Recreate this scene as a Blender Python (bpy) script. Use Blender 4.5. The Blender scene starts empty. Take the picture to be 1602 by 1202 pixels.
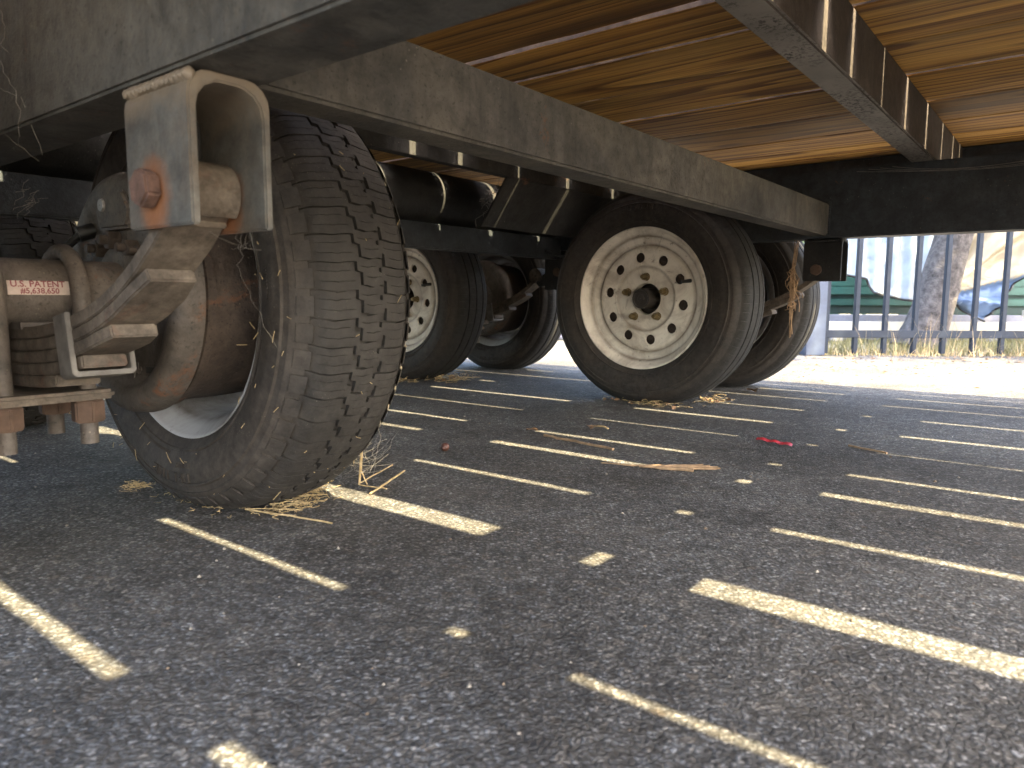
import bpy, bmesh, math, random
from mathutils import Vector, Matrix
random.seed(7)
R = math.radians
S = bpy.context.scene
COL = S.collection
# ------------------------------------------------------------------ camera, sky, sun, exposure
CAM = Vector((-0.6099, -1.0284, 0.3066))
YAW, PITCH, ROLL = 0.66453, -0.11578, 0.00444
def _cam():
    f = Vector((math.cos(YAW)*math.cos(PITCH), math.sin(YAW)*math.cos(PITCH), math.sin(PITCH)))
    r = Vector((math.sin(YAW), -math.cos(YAW), 0)); u = r.cross(f)
    c, s = math.cos(ROLL), math.sin(ROLL)
    r2 = r*c+u*s; u2 = u*c-r*s
    cd = bpy.data.cameras.new('camera'); o = bpy.data.objects.new('camera', cd); COL.objects.link(o)
    M = Matrix((r2, u2, -f)).transposed().to_4x4(); M.translation = CAM
    o.matrix_world = M
    cd.sensor_width = 36; cd.lens = 36*1131.5/1602; cd.clip_start = .01; cd.clip_end = 500
    cd.dof.use_dof = True; cd.dof.focus_distance = 1.5; cd.dof.aperture_fstop = 9
    S.camera = o
_cam()
SUN_TAN = 1.05
SUN_EL = math.atan(SUN_TAN)
W = bpy.data.worlds.new('World'); S.world = W; W.use_nodes = True
wn = W.node_tree; bgn = wn.nodes['Background']
sky = wn.nodes.new('ShaderNodeTexSky'); sky.sky_type = 'NISHITA'; sky.sun_disc = False
sky.sun_elevation = SUN_EL; sky.sun_rotation = R(180); sky.air_density = 1.0; sky.dust_density = 4.0; sky.ozone_density = .4
wn.links.new(sky.outputs[0], bgn.inputs[0]); bgn.inputs[1].default_value = 0.15
sd = bpy.data.lights.new('sun', 'SUN'); sd.energy = 2.9; sd.angle = R(.5); sd.color = (1, .85, .53)
so = bpy.data.objects.new('sun', sd); COL.objects.link(so)
so.rotation_euler = Vector((0.0, 1, -SUN_TAN)).to_track_quat('-Z', 'Y').to_euler()
S.view_settings.view_transform = 'Standard'; S.view_settings.look = 'None'
S.view_settings.exposure = 3.95; S.view_settings.gamma = 1
S.cycles.max_bounces = 4; S.cycles.diffuse_bounces = 3; S.cycles.glossy_bounces = 2; S.cycles.transmission_bounces = 2
S.cycles.use_denoising = True
S.cycles.sample_clamp_indirect = 6

# ------------------------------------------------------------------ mesh helpers
class MB:
    def __init__(s): s.v = []; s.f = []; s.m = []; s.mi = 0
    def add(s, vs, fs):
        o = len(s.v); s.v += [tuple(p) for p in vs]
        for f in fs: s.f.append(tuple(i+o for i in f)); s.m.append(s.mi)
        return s
    def box(s, a, b):
        (x0, y0, z0), (x1, y1, z1) = a, b
        return s.add([(x0,y0,z0),(x1,y0,z0),(x1,y1,z0),(x0,y1,z0),(x0,y0,z1),(x1,y0,z1),(x1,y1,z1),(x0,y1,z1)],
                     [(0,3,2,1),(4,5,6,7),(0,1,5,4),(1,2,6,5),(2,3,7,6),(3,0,4,7)])
    def prism(s, poly, axis, a, b):
        # poly in the plane of the other two axes; extruded along axis from a to b
        n = len(poly)
        def P(p, t):
            return (t, p[0], p[1]) if axis == 0 else (p[0], t, p[1]) if axis == 1 else (p[0], p[1], t)
        return s.add([P(p, a) for p in poly]+[P(p, b) for p in poly],
                     [tuple(range(n))[::-1], tuple(range(n, 2*n))]+[(i, (i+1) % n, n+(i+1) % n, n+i) for i in range(n)])
    def lathe(s, prof, n=64, c=(0,0,0), closed=False):
        # revolve (x, r) about the X axis through c
        k = len(prof); vs = []
        for i in range(n):
            a = 2*math.pi*i/n; ca, sa = math.cos(a), math.sin(a)
            vs += [(c[0]+x, c[1]+r*ca, c[2]+r*sa) for x, r in prof]
        fs = []
        m = k if closed else k-1
        for i in range(n):
            j = (i+1) % n
            for q in range(m):
                q2 = (q+1) % k
                fs.append((i*k+q, i*k+q2, j*k+q2, j*k+q))
        return s.add(vs, fs)
    def tube(s, path, rad, n=8, cap=True):
        path = [Vector(p) for p in path]; k = len(path)
        rads = rad if isinstance(rad, (list, tuple)) else [rad]*k
        t0 = (path[1]-path[0]).normalized()
        ref = Vector((0,0,1)) if abs(t0.z) < .9 else Vector((1,0,0))
        u = t0.cross(ref).normalized(); vs = []
        for i, p in enumerate(path):
            t = (path[min(i+1,k-1)]-path[max(i-1,0)])
            if t.length < 1e-9: t = t0
            t.normalize(); u = (u-t*u.dot(t))
            u = u.normalized() if u.length > 1e-6 else t.orthogonal().normalized()
            w = t.cross(u)
            vs += [p+(u*math.cos(2*math.pi*j/n)+w*math.sin(2*math.pi*j/n))*rads[i] for j in range(n)]
        fs = [(i*n+j, i*n+(j+1) % n, (i+1)*n+(j+1) % n, (i+1)*n+j) for i in range(k-1) for j in range(n)]
        if cap: fs += [tuple(range(n))[::-1], tuple(range((k-1)*n, k*n))]
        return s.add(vs, fs)
    def hexa(s, c, r, axis, a, b, rot=0.):
        return s.prism([(c[0]+r*math.cos(rot+math.pi/3*i), c[1]+r*math.sin(rot+math.pi/3*i)) for i in range(6)], axis, a, b)
    def mesh(s, name, mats, smooth=False, bevel=0, seg=2):
        me = bpy.data.meshes.new(name); me.from_pydata(s.v, [], s.f)
        for m in mats: me.materials.append(m)
        if len(mats) > 1: me.polygons.foreach_set('material_index', s.m)
        bm = bmesh.new(); bm.from_mesh(me)
        bmesh.ops.recalc_face_normals(bm, faces=bm.faces)
        if bevel:
            es = [e for e in bm.edges if len(e.link_faces) == 2 and e.calc_face_angle(0) > R(35)]
            bmesh.ops.bevel(bm, geom=es, offset=bevel, segments=seg, affect='EDGES', clamp_overlap=True)
        bm.to_mesh(me); bm.free()
        if smooth:
            me.polygons.foreach_set('use_smooth', [True]*len(me.polygons))
            try: me.set_sharp_from_angle(angle=R(smooth if smooth > 1 else 40))
            except Exception: pass
        me.update(); return me
    def build(s, name, mat, parent=None, **k):
        mats = mat if isinstance(mat, (list, tuple)) else [mat]
        return link(name, s.mesh(name, mats, **k), parent)
def link(name, me, parent=None, loc=None, rz=None):
    o = bpy.data.objects.new(name, me); COL.objects.link(o); o.parent = parent
    if loc is not None: o.location = loc
    if rz is not None: o.rotation_euler = (0, 0, rz)
    return o
def empty(name, loc=(0,0,0), rz=0):
    return link(name, None, None, loc, rz)
def tag(o, label=None, cat=None, group=None, kind=None):
    if label: o['label'] = label
    if cat: o['category'] = cat
    if group: o['group'] = group
    if kind: o['kind'] = kind
    return o

# ------------------------------------------------------------------ material helpers
class NT:
    def __init__(s, name, rough=.7, metal=0., spec=.4):
        s.mat = bpy.data.materials.new(name); s.mat.use_nodes = True
        s.t = s.mat.node_tree; s.p = s.t.nodes['Principled BSDF']
        s.p.inputs['Roughness'].default_value = rough; s.p.inputs['Metallic'].default_value = metal
        s.p.inputs['Specular IOR Level'].default_value = spec
        tc = s.t.nodes.new('ShaderNodeTexCoord'); s.obj = tc.outputs['Object']
        oi = s.t.nodes.new('ShaderNodeObjectInfo'); s.rnd = oi.outputs['Random']
    def n(s, typ, **kw):
        nd = s.t.nodes.new(typ)
        for k, v in kw.items(): setattr(nd, k, v)
        return nd
    def L(s, a, b): s.t.links.new(a, b)
    def setin(s, nd, key, v):
        if hasattr(v, 'is_output') or isinstance(v, bpy.types.NodeSocket): s.L(v, nd.inputs[key])
        else: nd.inputs[key].default_value = v
    def mapping(s, scale=(1,1,1), loc=(0,0,0), vec=None):
        m = s.n('ShaderNodeMapping'); s.L(vec or s.obj, m.inputs[0])
        m.inputs['Scale'].default_value = scale; s.setin(m, 'Location', loc); return m.outputs[0]
    def noise(s, scale, detail=4, rough=.6, dist=0., vec=None):
        nd = s.n('ShaderNodeTexNoise'); s.L(vec or s.obj, nd.inputs['Vector'])
        nd.inputs['Scale'].default_value = scale; nd.inputs['Detail'].default_value = detail
        nd.inputs['Roughness'].default_value = rough; nd.inputs['Distortion'].default_value = dist
        return nd.outputs['Fac']
    def vor(s, scale, feature='F1', vec=None, out='Distance', rnd=1.):
        nd = s.n('ShaderNodeTexVoronoi', feature=feature); s.L(vec or s.obj, nd.inputs['Vector'])
        nd.inputs['Scale'].default_value = scale; nd.inputs['Randomness'].default_value = rnd
        return nd.outputs[out]
    def ramp(s, fac, stops, interp='LINEAR'):
        nd = s.n('ShaderNodeValToRGB'); s.L(fac, nd.inputs[0]); cr = nd.color_ramp; cr.interpolation = interp
        while len(cr.elements) < len(stops): cr.elements.new(.5)
        for e, (p, c) in zip(cr.elements, stops):
            e.position = p; e.color = (*c, 1) if isinstance(c, tuple) else (c, c, c, 1)
        return nd.outputs[0]
    def mix(s, fac, a, b, mode='MIX'):
        nd = s.n('ShaderNodeMix', data_type='RGBA', blend_type=mode)
        s.setin(nd, 0, fac)
        for i, v in ((6, a), (7, b)):
            if isinstance(v, tuple): nd.inputs[i].default_value = (*v, 1)
            else: s.L(v, nd.inputs[i])
        return nd.outputs[2]
    def math(s, op, a, b=0.):
        nd = s.n('ShaderNodeMath', operation=op); s.setin(nd, 0, a); s.setin(nd, 1, b); return nd.outputs[0]
    def sep(s, vec=None):
        nd = s.n('ShaderNodeSeparateXYZ'); s.L(vec or s.obj, nd.inputs[0]); return nd.outputs
    def color(s, c):
        if isinstance(c, tuple): s.p.inputs['Base Color'].default_value = (*c, 1)
        else: s.L(c, s.p.inputs['Base Color'])
    def bump(s, h, strength=.3, dist=.002):
        b = s.n('ShaderNodeBump'); b.inputs['Strength'].default_value = strength; b.inputs['Distance'].default_value = dist
        s.L(h, b.inputs['Height']); s.L(b.outputs[0], s.p.inputs['Normal'])
    def rough(s, v): s.L(v, s.p.inputs['Roughness'])

def simple(name, c, rough=.7, var=.25, scale=20, metal=0., bump=.15, c2=None, spec=.4, dist=.001):
    m = NT(name, rough, metal, spec); f = m.noise(scale, 6, .65)
    lo = tuple(x*(1-var) for x in c); hi = c2 or tuple(min(1, x*(1+var)) for x in c)
    m.color(m.ramp(f, [(.3, lo), (.7, hi)]))
    if bump: m.bump(m.noise(scale*4, 5, .7), bump, dist)
    return m.mat

def mat_asphalt():
    m = NT('asphalt', .85, 0, .18)
    wn_ = m.n('ShaderNodeTexNoise'); m.L(m.obj, wn_.inputs['Vector']); wn_.inputs['Scale'].default_value = 160; wn_.inputs['Detail'].default_value = 2
    wv = m.n('ShaderNodeMixRGB'); wv.blend_type = 'ADD'; wv.inputs[0].default_value = .0062; m.L(m.obj, wv.inputs[1]); m.L(wn_.outputs['Color'], wv.inputs[2]); wv = wv.outputs[0]
    v1 = m.n('ShaderNodeTexVoronoi'); m.L(wv, v1.inputs['Vector']); v1.inputs['Scale'].default_value = 235
    d = v1.outputs['Distance']; sepc = m.sep(v1.outputs['Color'])
    v2 = m.n('ShaderNodeTexVoronoi'); m.L(wv, v2.inputs['Vector']); v2.inputs['Scale'].default_value = 78
    bd = v2.outputs['Distance']; bs = m.sep(v2.outputs['Color'])
    base = m.ramp(sepc[0], [(0, .072), (.5, .118), (.78, .165), (.93, .235), (1, .33)])
    tint = m.mix(sepc[1], (1.06, .99, .90), (.95, .98, 1.02))
    col = m.mix(1., base, tint, 'MULTIPLY')
    chip = m.math('MULTIPLY', m.math('GREATER_THAN', bs[0], .84), m.math('LESS_THAN', m.math('ADD', bd, m.math('MULTIPLY', bs[2], .15)), .48))
    col = m.mix(m.math('MULTIPLY', chip, .8), col, m.mix(bs[1], (.12, .098, .078), (.27, .25, .225)))
    col = m.mix(m.ramp(d, [(.36, 0.), (.60, .7)]), col, (.046, .042, .038))
    mott = m.noise(28, 4, .7); col = m.mix(1., col, m.ramp(mott, [(.3, .72), (.7, 1.25)]), 'MULTIPLY')
    stain = m.noise(2.3, 4, .6, .5); col = m.mix(m.ramp(stain, [(.38, 0.), (.62, .85)]), col, m.mix(1., col, (.56, .53, .50), 'MULTIPLY'))
    oil = m.noise(5.5, 3, .5, .4, vec=m.mapping((1, 1, 1), (3.3, 7.1, 0))); col = m.mix(m.ramp(oil, [(.66, 0.), (.72, .55)]), col, (.035, .032, .030))
    dust = m.noise(6., 4, .7); col = m.mix(m.ramp(dust, [(.5, 0.), (.8, .30)]), col, (.15, .13, .105))
    m.color(col)
    h = m.math('MULTIPLY', d, -1.)
    h = m.math('ADD', h, m.math('MULTIPLY', sepc[2], .5))
    m.bump(h, .45, .0035)
    m.rough(m.ramp(sepc[1], [(0, .7), (1, .92)]))
    return m.mat

def mat_wood():
    m = NT('deck_wood', .62, 0, .35)
    off = m.n('ShaderNodeCombineXYZ'); m.setin(off, 0, m.math('MULTIPLY', m.rnd, 13.)); m.setin(off, 1, m.math('MULTIPLY', m.rnd, 57.)); m.setin(off, 2, m.math('MULTIPLY', m.rnd, 5.))
    vec = m.mapping((1, .06, 1), off.outputs[0])
    warp = m.noise(4.5, 2, .45, .3, vec=vec)
    x = m.sep(vec)[0]
    ring = m.math('FRACT', m.math('ADD', m.math('MULTIPLY', warp, 17.), m.math('MULTIPLY', x, 9.)))
    grain = m.noise(130, 5, .7, vec=m.mapping((1, .015, 1), off.outputs[0]))
    base = m.ramp(ring, [(0., (.50, .290, .078)), (.55, (.40, .215, .052)), (.86, (.17, .074, .018)), (.93, (.15, .064, .016)), (1., (.50, .290, .078))])
    ramp2 = m.ramp(grain, [(.32, .45), (.62, 1.18)])
    col = m.mix(1., base, ramp2, 'MULTIPLY')
    tone = m.ramp(m.rnd, [(0, (.80, .72, .60)), (.5, (1.05, .98, .85)), (1, (1.25, 1.22, 1.12))])
    col = m.mix(1., col, tone, 'MULTIPLY')
    st = m.noise(5, 6, .7, vec=m.mapping((1, .12, 1), off.outputs[0]))
    col = m.mix(m.ramp(st, [(.46, 0.), (.70, .85)]), col, (.060, .038, .02))
    # knots
    kn = m.vor(5.5, vec=m.mapping((1, .3, .2), off.outputs[0]))
    col = m.mix(m.ramp(kn, [(.05, .85), (.13, 0.)]), col, (.09, .04, .015))
    m.color(col); m.bump(m.math('ADD', grain, m.math('MULTIPLY', ring, .15)), .35, .002)
    return m.mat

def mat_steel(name, base, dust, rust=.15, dustamt=.5, rough=.6, streak=True, seed=0., speck=.35, con=1.):
    m = NT(name, rough, 0, .35)
    v = m.mapping((1,1,1), (seed, seed*.7, seed*1.3))
    g1 = m.noise(5.5, 5, .72, .6, vec=v); g2 = m.noise(34, 5, .75, .3, vec=v)
    lo, hi = tuple(x*(1-.50*con) for x in base), tuple(x*(1+.45*con) for x in base)
    col = m.ramp(g1, [(.30, lo), (.5, base), (.70, hi)])
    d = m.noise(3.6, 6, .74, .8, vec=m.mapping((1,1,1), (seed+3, 1, seed)))
    l0 = .60-.28*dustamt
    col = m.mix(m.ramp(d, [(l0, 0.), (l0+.22, .92*min(1, dustamt+.25))]), col, dust)
    col = m.mix(1., col, m.ramp(g2, [(.28, .52), (.5, 1.), (.72, 1.42)]), 'MULTIPLY')
    if streak:
        sf = m.noise(1., 5, .65, vec=m.mapping((22, 22, 2.2), (seed, 0, 0)))
        col = m.mix(m.ramp(sf, [(.54, 0.), (.70, .5)]), col, tuple(x*.38 for x in base))
        sf2 = m.noise(1.3, 5, .65, vec=m.mapping((28, 28, 1.6), (seed+4, 0, 2)))
        col = m.mix(m.ramp(sf2, [(.60, 0.), (.78, .3)]), col, tuple(x*1.3 for x in dust))
    r = m.noise(11, 6, .78, .5, vec=m.mapping((1,1,1), (seed+9, 3, 1)))
    col = m.mix(m.ramp(r, [(.68-.22*rust, 0.), (.76-.18*rust, .85)]), col, (.150, .062, .028))
    pit = m.noise(190, 2, .7, vec=v); col = m.mix(m.ramp(pit, [(.60, 0.), (.68, .55)]), col, tuple(x*.25 for x in base))
    sp = m.vor(80, vec=v); spn = m.noise(7, 3)
    spk = m.math('MULTIPLY', m.ramp(sp, [(.07, 1.), (.12, 0.)]), m.ramp(spn, [(.48, 0.), (.62, speck)]))
    col = m.mix(spk, col, (.36, .31, .24))
    m.color(col); m.bump(m.math('ADD', g2, m.math('MULTIPLY', pit, .5)), .55, .0025)
    m.rough(m.ramp(d, [(.3, rough-.12), (.7, rough+.2)]))
    return m.mat

def mat_pitted():
    m = NT('pitted_joist_steel', .6, 0, .4)
    f = m.noise(6, 5); col = m.ramp(f, [(.3, (.120, .108, .094)), (.7, (.24, .215, .19))])
    p = m.noise(110, 3, .7); q = m.noise(8, 3)
    pit = m.math('MULTIPLY', m.ramp(p, [(.50, 0.), (.58, 1.)]), m.ramp(q, [(.38, 0.), (.55, 1.)]))
    col = m.mix(pit, col, (.022, .016, .012)); m.color(col)
    m.bump(m.math('MULTIPLY', pit, -1.), .4, .002); return m.mat

def mat_rubber(name='tyre_rubber', c=(.025, .0225, .020), dust=(.078, .061, .047), amt=.55):
    m = NT(name, .8, 0, .3)
    f = m.noise(7, 6, .7); col = m.ramp(f, [(.3, tuple(x*.7 for x in c)), (.72, tuple(x*1.6 for x in c))])
    xs = m.sep(); r = m.math('SQRT', m.math('ADD', m.math('POWER', xs[1], 2.), m.math('POWER', xs[2], 2.)))
    side = m.ramp(r, [(.0, 1.), (.29, 1.), (.313, .15), (1., .15)])
    d = m.noise(11, 6, .7, .3)
    col = m.mix(m.math('MULTIPLY', m.ramp(d, [(.35, .15), (.7, amt)]), side), col, dust)
    fine = m.vor(260); sp = m.math('MULTIPLY', m.ramp(fine, [(.1, 1.), (.16, 0.)]), m.ramp(m.noise(16, 3), [(.52, 0.), (.64, .4)]))
    col = m.mix(sp, col, (.30, .26, .20))
    fn = m.noise(60, 5, .78); col = m.mix(1., col, m.ramp(fn, [(.3, .55), (.7, 1.45)]), 'MULTIPLY')
    m.color(col); m.bump(fn, .45, .0016)
    m.rough(m.ramp(f, [(.3, .66), (.7, .9)])); return m.mat

def mat_rim(name, c, dirt=(.22, .17, .12), amt=.5):
    m = NT(name, .5, 0, .45)
    f = m.noise(5, 4); col = m.ramp(f, [(.3, tuple(x*.86 for x in c)), (.7, c)])
    xs = m.sep(); r = m.math('SQRT', m.math('ADD', m.math('POWER', xs[1], 2.), m.math('POWER', xs[2], 2.)))
    # darker brown tone in the pressed grooves of the rim
    def groove(r0, w): return m.ramp(m.math('ABSOLUTE', m.math('SUBTRACT', r, r0)), [(0., 1.), (w, 0.)])
    g = m.math('MAXIMUM', m.math('MAXIMUM', groove(.184, .006), groove(.1585, .006)), m.math('MULTIPLY', groove(.094, .008), .7))
    gn = m.noise(18, 5, .7); g = m.math('MULTIPLY', g, m.ramp(gn, [(.3, .25), (.62, 1.)]))
    col = m.mix(m.math('MULTIPLY', g, .85), col, (.085, .062, .043))
    d = m.noise(9, 7, .72, .6); col = m.mix(m.ramp(d, [(.44, 0.), (.72, amt)]), col, dirt)
    s = m.noise(55, 5, .75); s2 = m.noise(11, 2)
    sp = m.math('MULTIPLY', m.ramp(s, [(.62, 0.), (.68, .9)]), m.ramp(s2, [(.44, 0.), (.56, 1.)]))
    col = m.mix(sp, col, (.07, .04, .022))
    ru = m.noise(7, 6, .8, 1.2, vec=m.mapping((1, 1, 1), (5, 2, 8))); col = m.mix(m.ramp(ru, [(.60, 0.), (.70, .7)]), col, (.13, .085, .055))
    m.color(col); m.bump(m.noise(90, 4), .08, .001); m.rough(m.ramp(d, [(.3, .4), (.8, .8)]))
    return m.mat

def mat_hanger(bolt):
    m = NT('galvanised_hanger', .55, .0, .5)
    f = m.noise(14, 6, .65); col = m.ramp(f, [(.3, (.056, .054, .049)), (.7, (.112, .108, .097))])
    sf = m.noise(1., 4, .6, vec=m.mapping((40, 40, 4))); col = m.mix(m.ramp(sf, [(.5, 0.), (.75, .4)]), col, (.165, .158, .14))
    d = m.noise(9, 6, .74, .6); col = m.mix(m.ramp(d, [(.44, 0.), (.66, .85)]), col, (.095, .072, .052))
    fg = m.noise(45, 5, .76); col = m.mix(1., col, m.ramp(fg, [(.3, .55), (.7, 1.4)]), 'MULTIPLY')
    xs = m.sep()
    top = m.ramp(m.math('ADD', xs[2], m.math('MULTIPLY', m.math('SUBTRACT', d, .5), .05)), [(.455, 0.), (.485, .8)])
    col = m.mix(top, col, (.21, .16, .11))
    # rust bleeding from the bolt, running downwards
    dy = m.math('SUBTRACT', xs[1], bolt[1]); dz = m.math('SUBTRACT', xs[2], bolt[2])
    dz2 = m.math('MULTIPLY', dz, m.ramp(m.math('ADD', m.math('MULTIPLY', dz, 10.), .5), [(.3, .55), (.6, 1.)]))
    rr = m.math('SQRT', m.math('ADD', m.math('POWER', dy, 2.), m.math('POWER', dz2, 2.)))
    rr = m.math('ADD', rr, m.math('MULTIPLY', m.math('SUBTRACT', m.noise(30, 5, .7), .5), .028))
    col = m.mix(m.ramp(rr, [(.014, .9), (.031, 0.)]), col, (.20, .078, .030))
    m.color(col); m.bump(fg, .5, .002); return m.mat

def mat_spring():
    m = NT('rusty_spring_steel', .75, 0, .35)
    f = m.noise(10, 7, .7); col = m.ramp(f, [(.28, (.058, .046, .036)), (.5, (.098, .078, .060)), (.72, (.155, .125, .096))])
    r = m.noise(16, 6, .75, .5); col = m.mix(m.ramp(r, [(.56, 0.), (.74, .65)]), col, (.140, .056, .034))
    fg = m.noise(55, 5, .78); col = m.mix(1., col, m.ramp(fg, [(.3, .45), (.7, 1.5)]), 'MULTIPLY')
    m.color(col); m.bump(fg, .55, .002); return m.mat

def mat_tarp(name, c, fold=(.0, 1.)):
    m = NT(name, .55, 0, .4); f = m.noise(5, 5, .6); col = m.ramp(f, [(.3, tuple(x*.8 for x in c)), (.7, tuple(min(1, x*1.15) for x in c))])
    m.color(col); m.bump(m.noise(22, 4), .3, .01); return m.mat

M = {}
M['asphalt'] = mat_asphalt()
M['wood'] = mat_wood()
M['wood_edge'] = simple('dark_plank_edge', (.085, .058, .042), .85, .5, 30, bump=.4)  # darker brown on the side faces of the planks
M['rail'] = mat_steel('black_painted_rail', (.050, .050, .050), (.135, .118, .096), .15, .45, seed=1.)
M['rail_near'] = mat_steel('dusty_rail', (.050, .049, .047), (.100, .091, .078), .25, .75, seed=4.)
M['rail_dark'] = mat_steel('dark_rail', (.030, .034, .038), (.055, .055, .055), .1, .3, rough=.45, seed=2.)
M['cross'] = mat_steel('dusty_crossmember', (.052, .048, .042), (.105, .092, .073), .15, .75, seed=6.)
M['joist'] = mat_pitted()
M['joist_face'] = mat_steel('brown_black_joist', (.045, .036, .030), (.085, .066, .05), .2, .4, seed=3.)
M['black'] = mat_steel('black_steel', (.022, .021, .020), (.05, .042, .034), .25, .35, seed=5.)
M['rubber'] = mat_rubber()
M['rubber2'] = mat_rubber('tyre_rubber_weathered', (.017, .0165, .016), (.060, .044, .032), .55)
M['rim_white'] = mat_rim('white_rim_paint', (.76, .70, .60), (.19, .135, .09), .7)
M['rim_silver'] = mat_rim('silver_rim_paint', (.42, .41, .40), (.10, .075, .055), .7)
M['drum'] = mat_steel('brown_brake_steel', (.042, .032, .026), (.085, .062, .046), .5, .6, streak=False, seed=8.)
M['plate'] = mat_steel('brake_plate_steel', (.082, .072, .063), (.115, .093, .074), .38, .6, streak=False, seed=11.)
M['spring'] = mat_spring()
M['axle'] = mat_steel('brown_axle_steel', (.085, .072, .062), (.120, .096, .077), .35, .6, streak=False, seed=12.)
M['rust'] = simple('rusty_bolt_steel', (.090, .048, .034), .85, .5, 60, c2=(.175, .098, .072), bump=.9, dist=.002)
M['rust_dark'] = simple('dark_rust_steel', (.085, .053, .037), .8, .4, 40, bump=.4)
M['hubdark'] = simple('greasy_hub_steel', (.030, .025, .021), .5, .4, 40)
M['brass'] = simple('brass_plated_nut', (.21, .155, .075), .4, .4, 60, metal=.6)
M['greymetal'] = simple('dull_grey_steel', (.20, .19, .18), .5, .3, 30)
M['blackplastic'] = simple('black_plastic', (.02, .02, .02), .5, .2, 30)
M['clip'] = simple('worn_clip_steel', (.105, .092, .08), .6, .35, 35, c2=(.17, .155, .135))
M['label'] = simple('label_paper', (.50, .40, .34), .7, .2, 60)
M['label_ink'] = simple('label_red_ink', (.22, .06, .07), .7, .1, 30, bump=0)
BOLT = (-.3055, -.404, .398)
M['hanger'] = mat_hanger(BOLT)
M['straw'] = simple('dry_straw', (.42, .29, .13), .7, .35, 60, bump=0, c2=(.56, .42, .22))
M['twig'] = simple('dry_twig', (.28, .18, .10), .8, .4, 60, bump=.2)
M['web'] = simple('cobweb_silk', (.20, .18, .155), .6, .1, 10, bump=0)
M['leafbrown'] = simple('dead_leaf', (.22, .125, .065), .75, .35, 60, bump=.3)

# ------------------------------------------------------------------ ground
def sheet(name, x0, x1, y0, y1, z, mat, n=1):
    return MB().add([(x0,y0,z),(x1,y0,z),(x1,y1,z),(x0,y1,z)], [(0,1,2,3)]).build(name, mat)
g = sheet('ground', -160, 160, -160, 160, -.012, simple('dry_soil', (.20, .165, .11), .95, .3, 2.5, bump=.5, dist=.02)); tag(g, kind='structure')

# ------------------------------------------------------------------ the trailer
RAIL1, RAIL2 = -.268, 1.6725
HW = .0375
ZR0, ZR1, ZD = .489, .68, .80
YA = 1.0331
YD0, YD1 = -2.28, 4.3
XL, XR = -1.17, 2.20
T = empty('flatbed_trailer'); tag(T, 'low flatbed trailer with plank deck on a black steel frame, seen from underneath', 'trailer')
# --- deck planks: gap centre, gap width
gaps = [(-1.02, .006), (-.80, .008), (-.595, .010), (-.367, .017), (-.137, .010), (.110, .044), (.353, .017), (.588, .023), (.752, .015), (.988, .007), (1.225, .019), (1.490, .014), (1.738, .010), (1.940, .012), (2.085, .008)]
edges = [(XL, 0)]+gaps+[(XR, 0)]
for (a, wa), (b, wb) in zip(edges, edges[1:]):
    x0, x1 = a+wa/2, b-wb/2
    mb = MB(); cx = (x0+x1)/2; n = 150; e0 = e1 = 0.
    vs = []; tw = random.uniform(-.0012, .0012)
    for i in range(n+1):
        y = YD0+(YD1-YD0)*i/n
        e0 = e0*.8+random.gauss(0, .0007); e1 = e1*.8+random.gauss(0, .0007); j0 = e0+random.gauss(0, .0004); j1 = e1+random.gauss(0, .0004)
        zz = ZD+random.uniform(0, .0006)
        c = .002
        vs += [(x0-cx+j0, y, zz+c), (x0-cx+c+j0, y, zz), (x1-cx-c+j1, y, zz+tw), (x1-cx+j1, y, zz+c+tw), (x1-cx+j1, y, zz+.038), (x0-cx+j0, y, zz+.038)]
    k = 6
    fs = [(i*k+q, (i+1)*k+q, (i+1)*k+(q+1) % k, i*k+(q+1) % k) for i in range(n) for q in range(k)]
    fs += [tuple(range(k)), tuple(range(n*k, n*k+k))[::-1]]
    mb.add(vs, fs); mb.m = [(1 if q in (3, 5) else 0) for i in range(n) for q in range(k)]+[0, 0]
    o = mb.build('deck_plank', [M['wood'], M['wood_edge']], T); o.location = (cx, 0, 0)
# --- frame rails (channel section: web towards the camera, flanges turned away)
def rail(xc, mat):
    x0, x1 = xc-HW, xc+HW; t = .009
    poly = [(x0, ZR0), (x1, ZR0), (x1, ZR0+t), (x0+t, ZR0+t), (x0+t, ZR1-t), (x1, ZR1-t), (x1, ZR1), (x0, ZR1)]
    MB().prism(poly, 1, YD0+.05, YD1-.05).build('frame_rail', mat, T, bevel=.003)
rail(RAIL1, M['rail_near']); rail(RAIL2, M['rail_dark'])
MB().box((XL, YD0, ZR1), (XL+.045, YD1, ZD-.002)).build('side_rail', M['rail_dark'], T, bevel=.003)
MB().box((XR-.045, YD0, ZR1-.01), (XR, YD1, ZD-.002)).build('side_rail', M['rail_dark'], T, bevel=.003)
# --- deck joists on top of the rails
def joist(y0, y1=None, mats=None):
    y1 = y1 or y0+.05
    mb = MB(); x0, x1, z0, z1 = XL+.047, XR-.047, ZR1+.001, ZD-.001
    mb.box((x0, y0, z0), (x1, y1, z1))
    me = mb.mesh('deck_joist', [M['joist'], M['joist_face']], bevel=.004)
    for p in me.polygons:
        p.material_index = 0 if abs(p.normal.z) > .6 else 1
    link('deck_joist', me, T)
for y in (-2.1, -1.237, -.69, 1.12, 2.02, 2.92, 3.8): joist(y, y+(.058 if y == -.69 else .05))
# unseen strip added behind the visible joist to keep sun off the crossmember
MB().box((XL+.047, -.6315, .789), (XR-.047, -.575, .7985)).build('sun_block_strip', M['joist_face'], T)
# deeper beam set between the rails
MB().box((RAIL1+HW+.001, .203, .634), (RAIL2-HW-.001, .2295, ZD-.001)).build('deck_beam', M['black'], T, bevel=.002)
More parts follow.
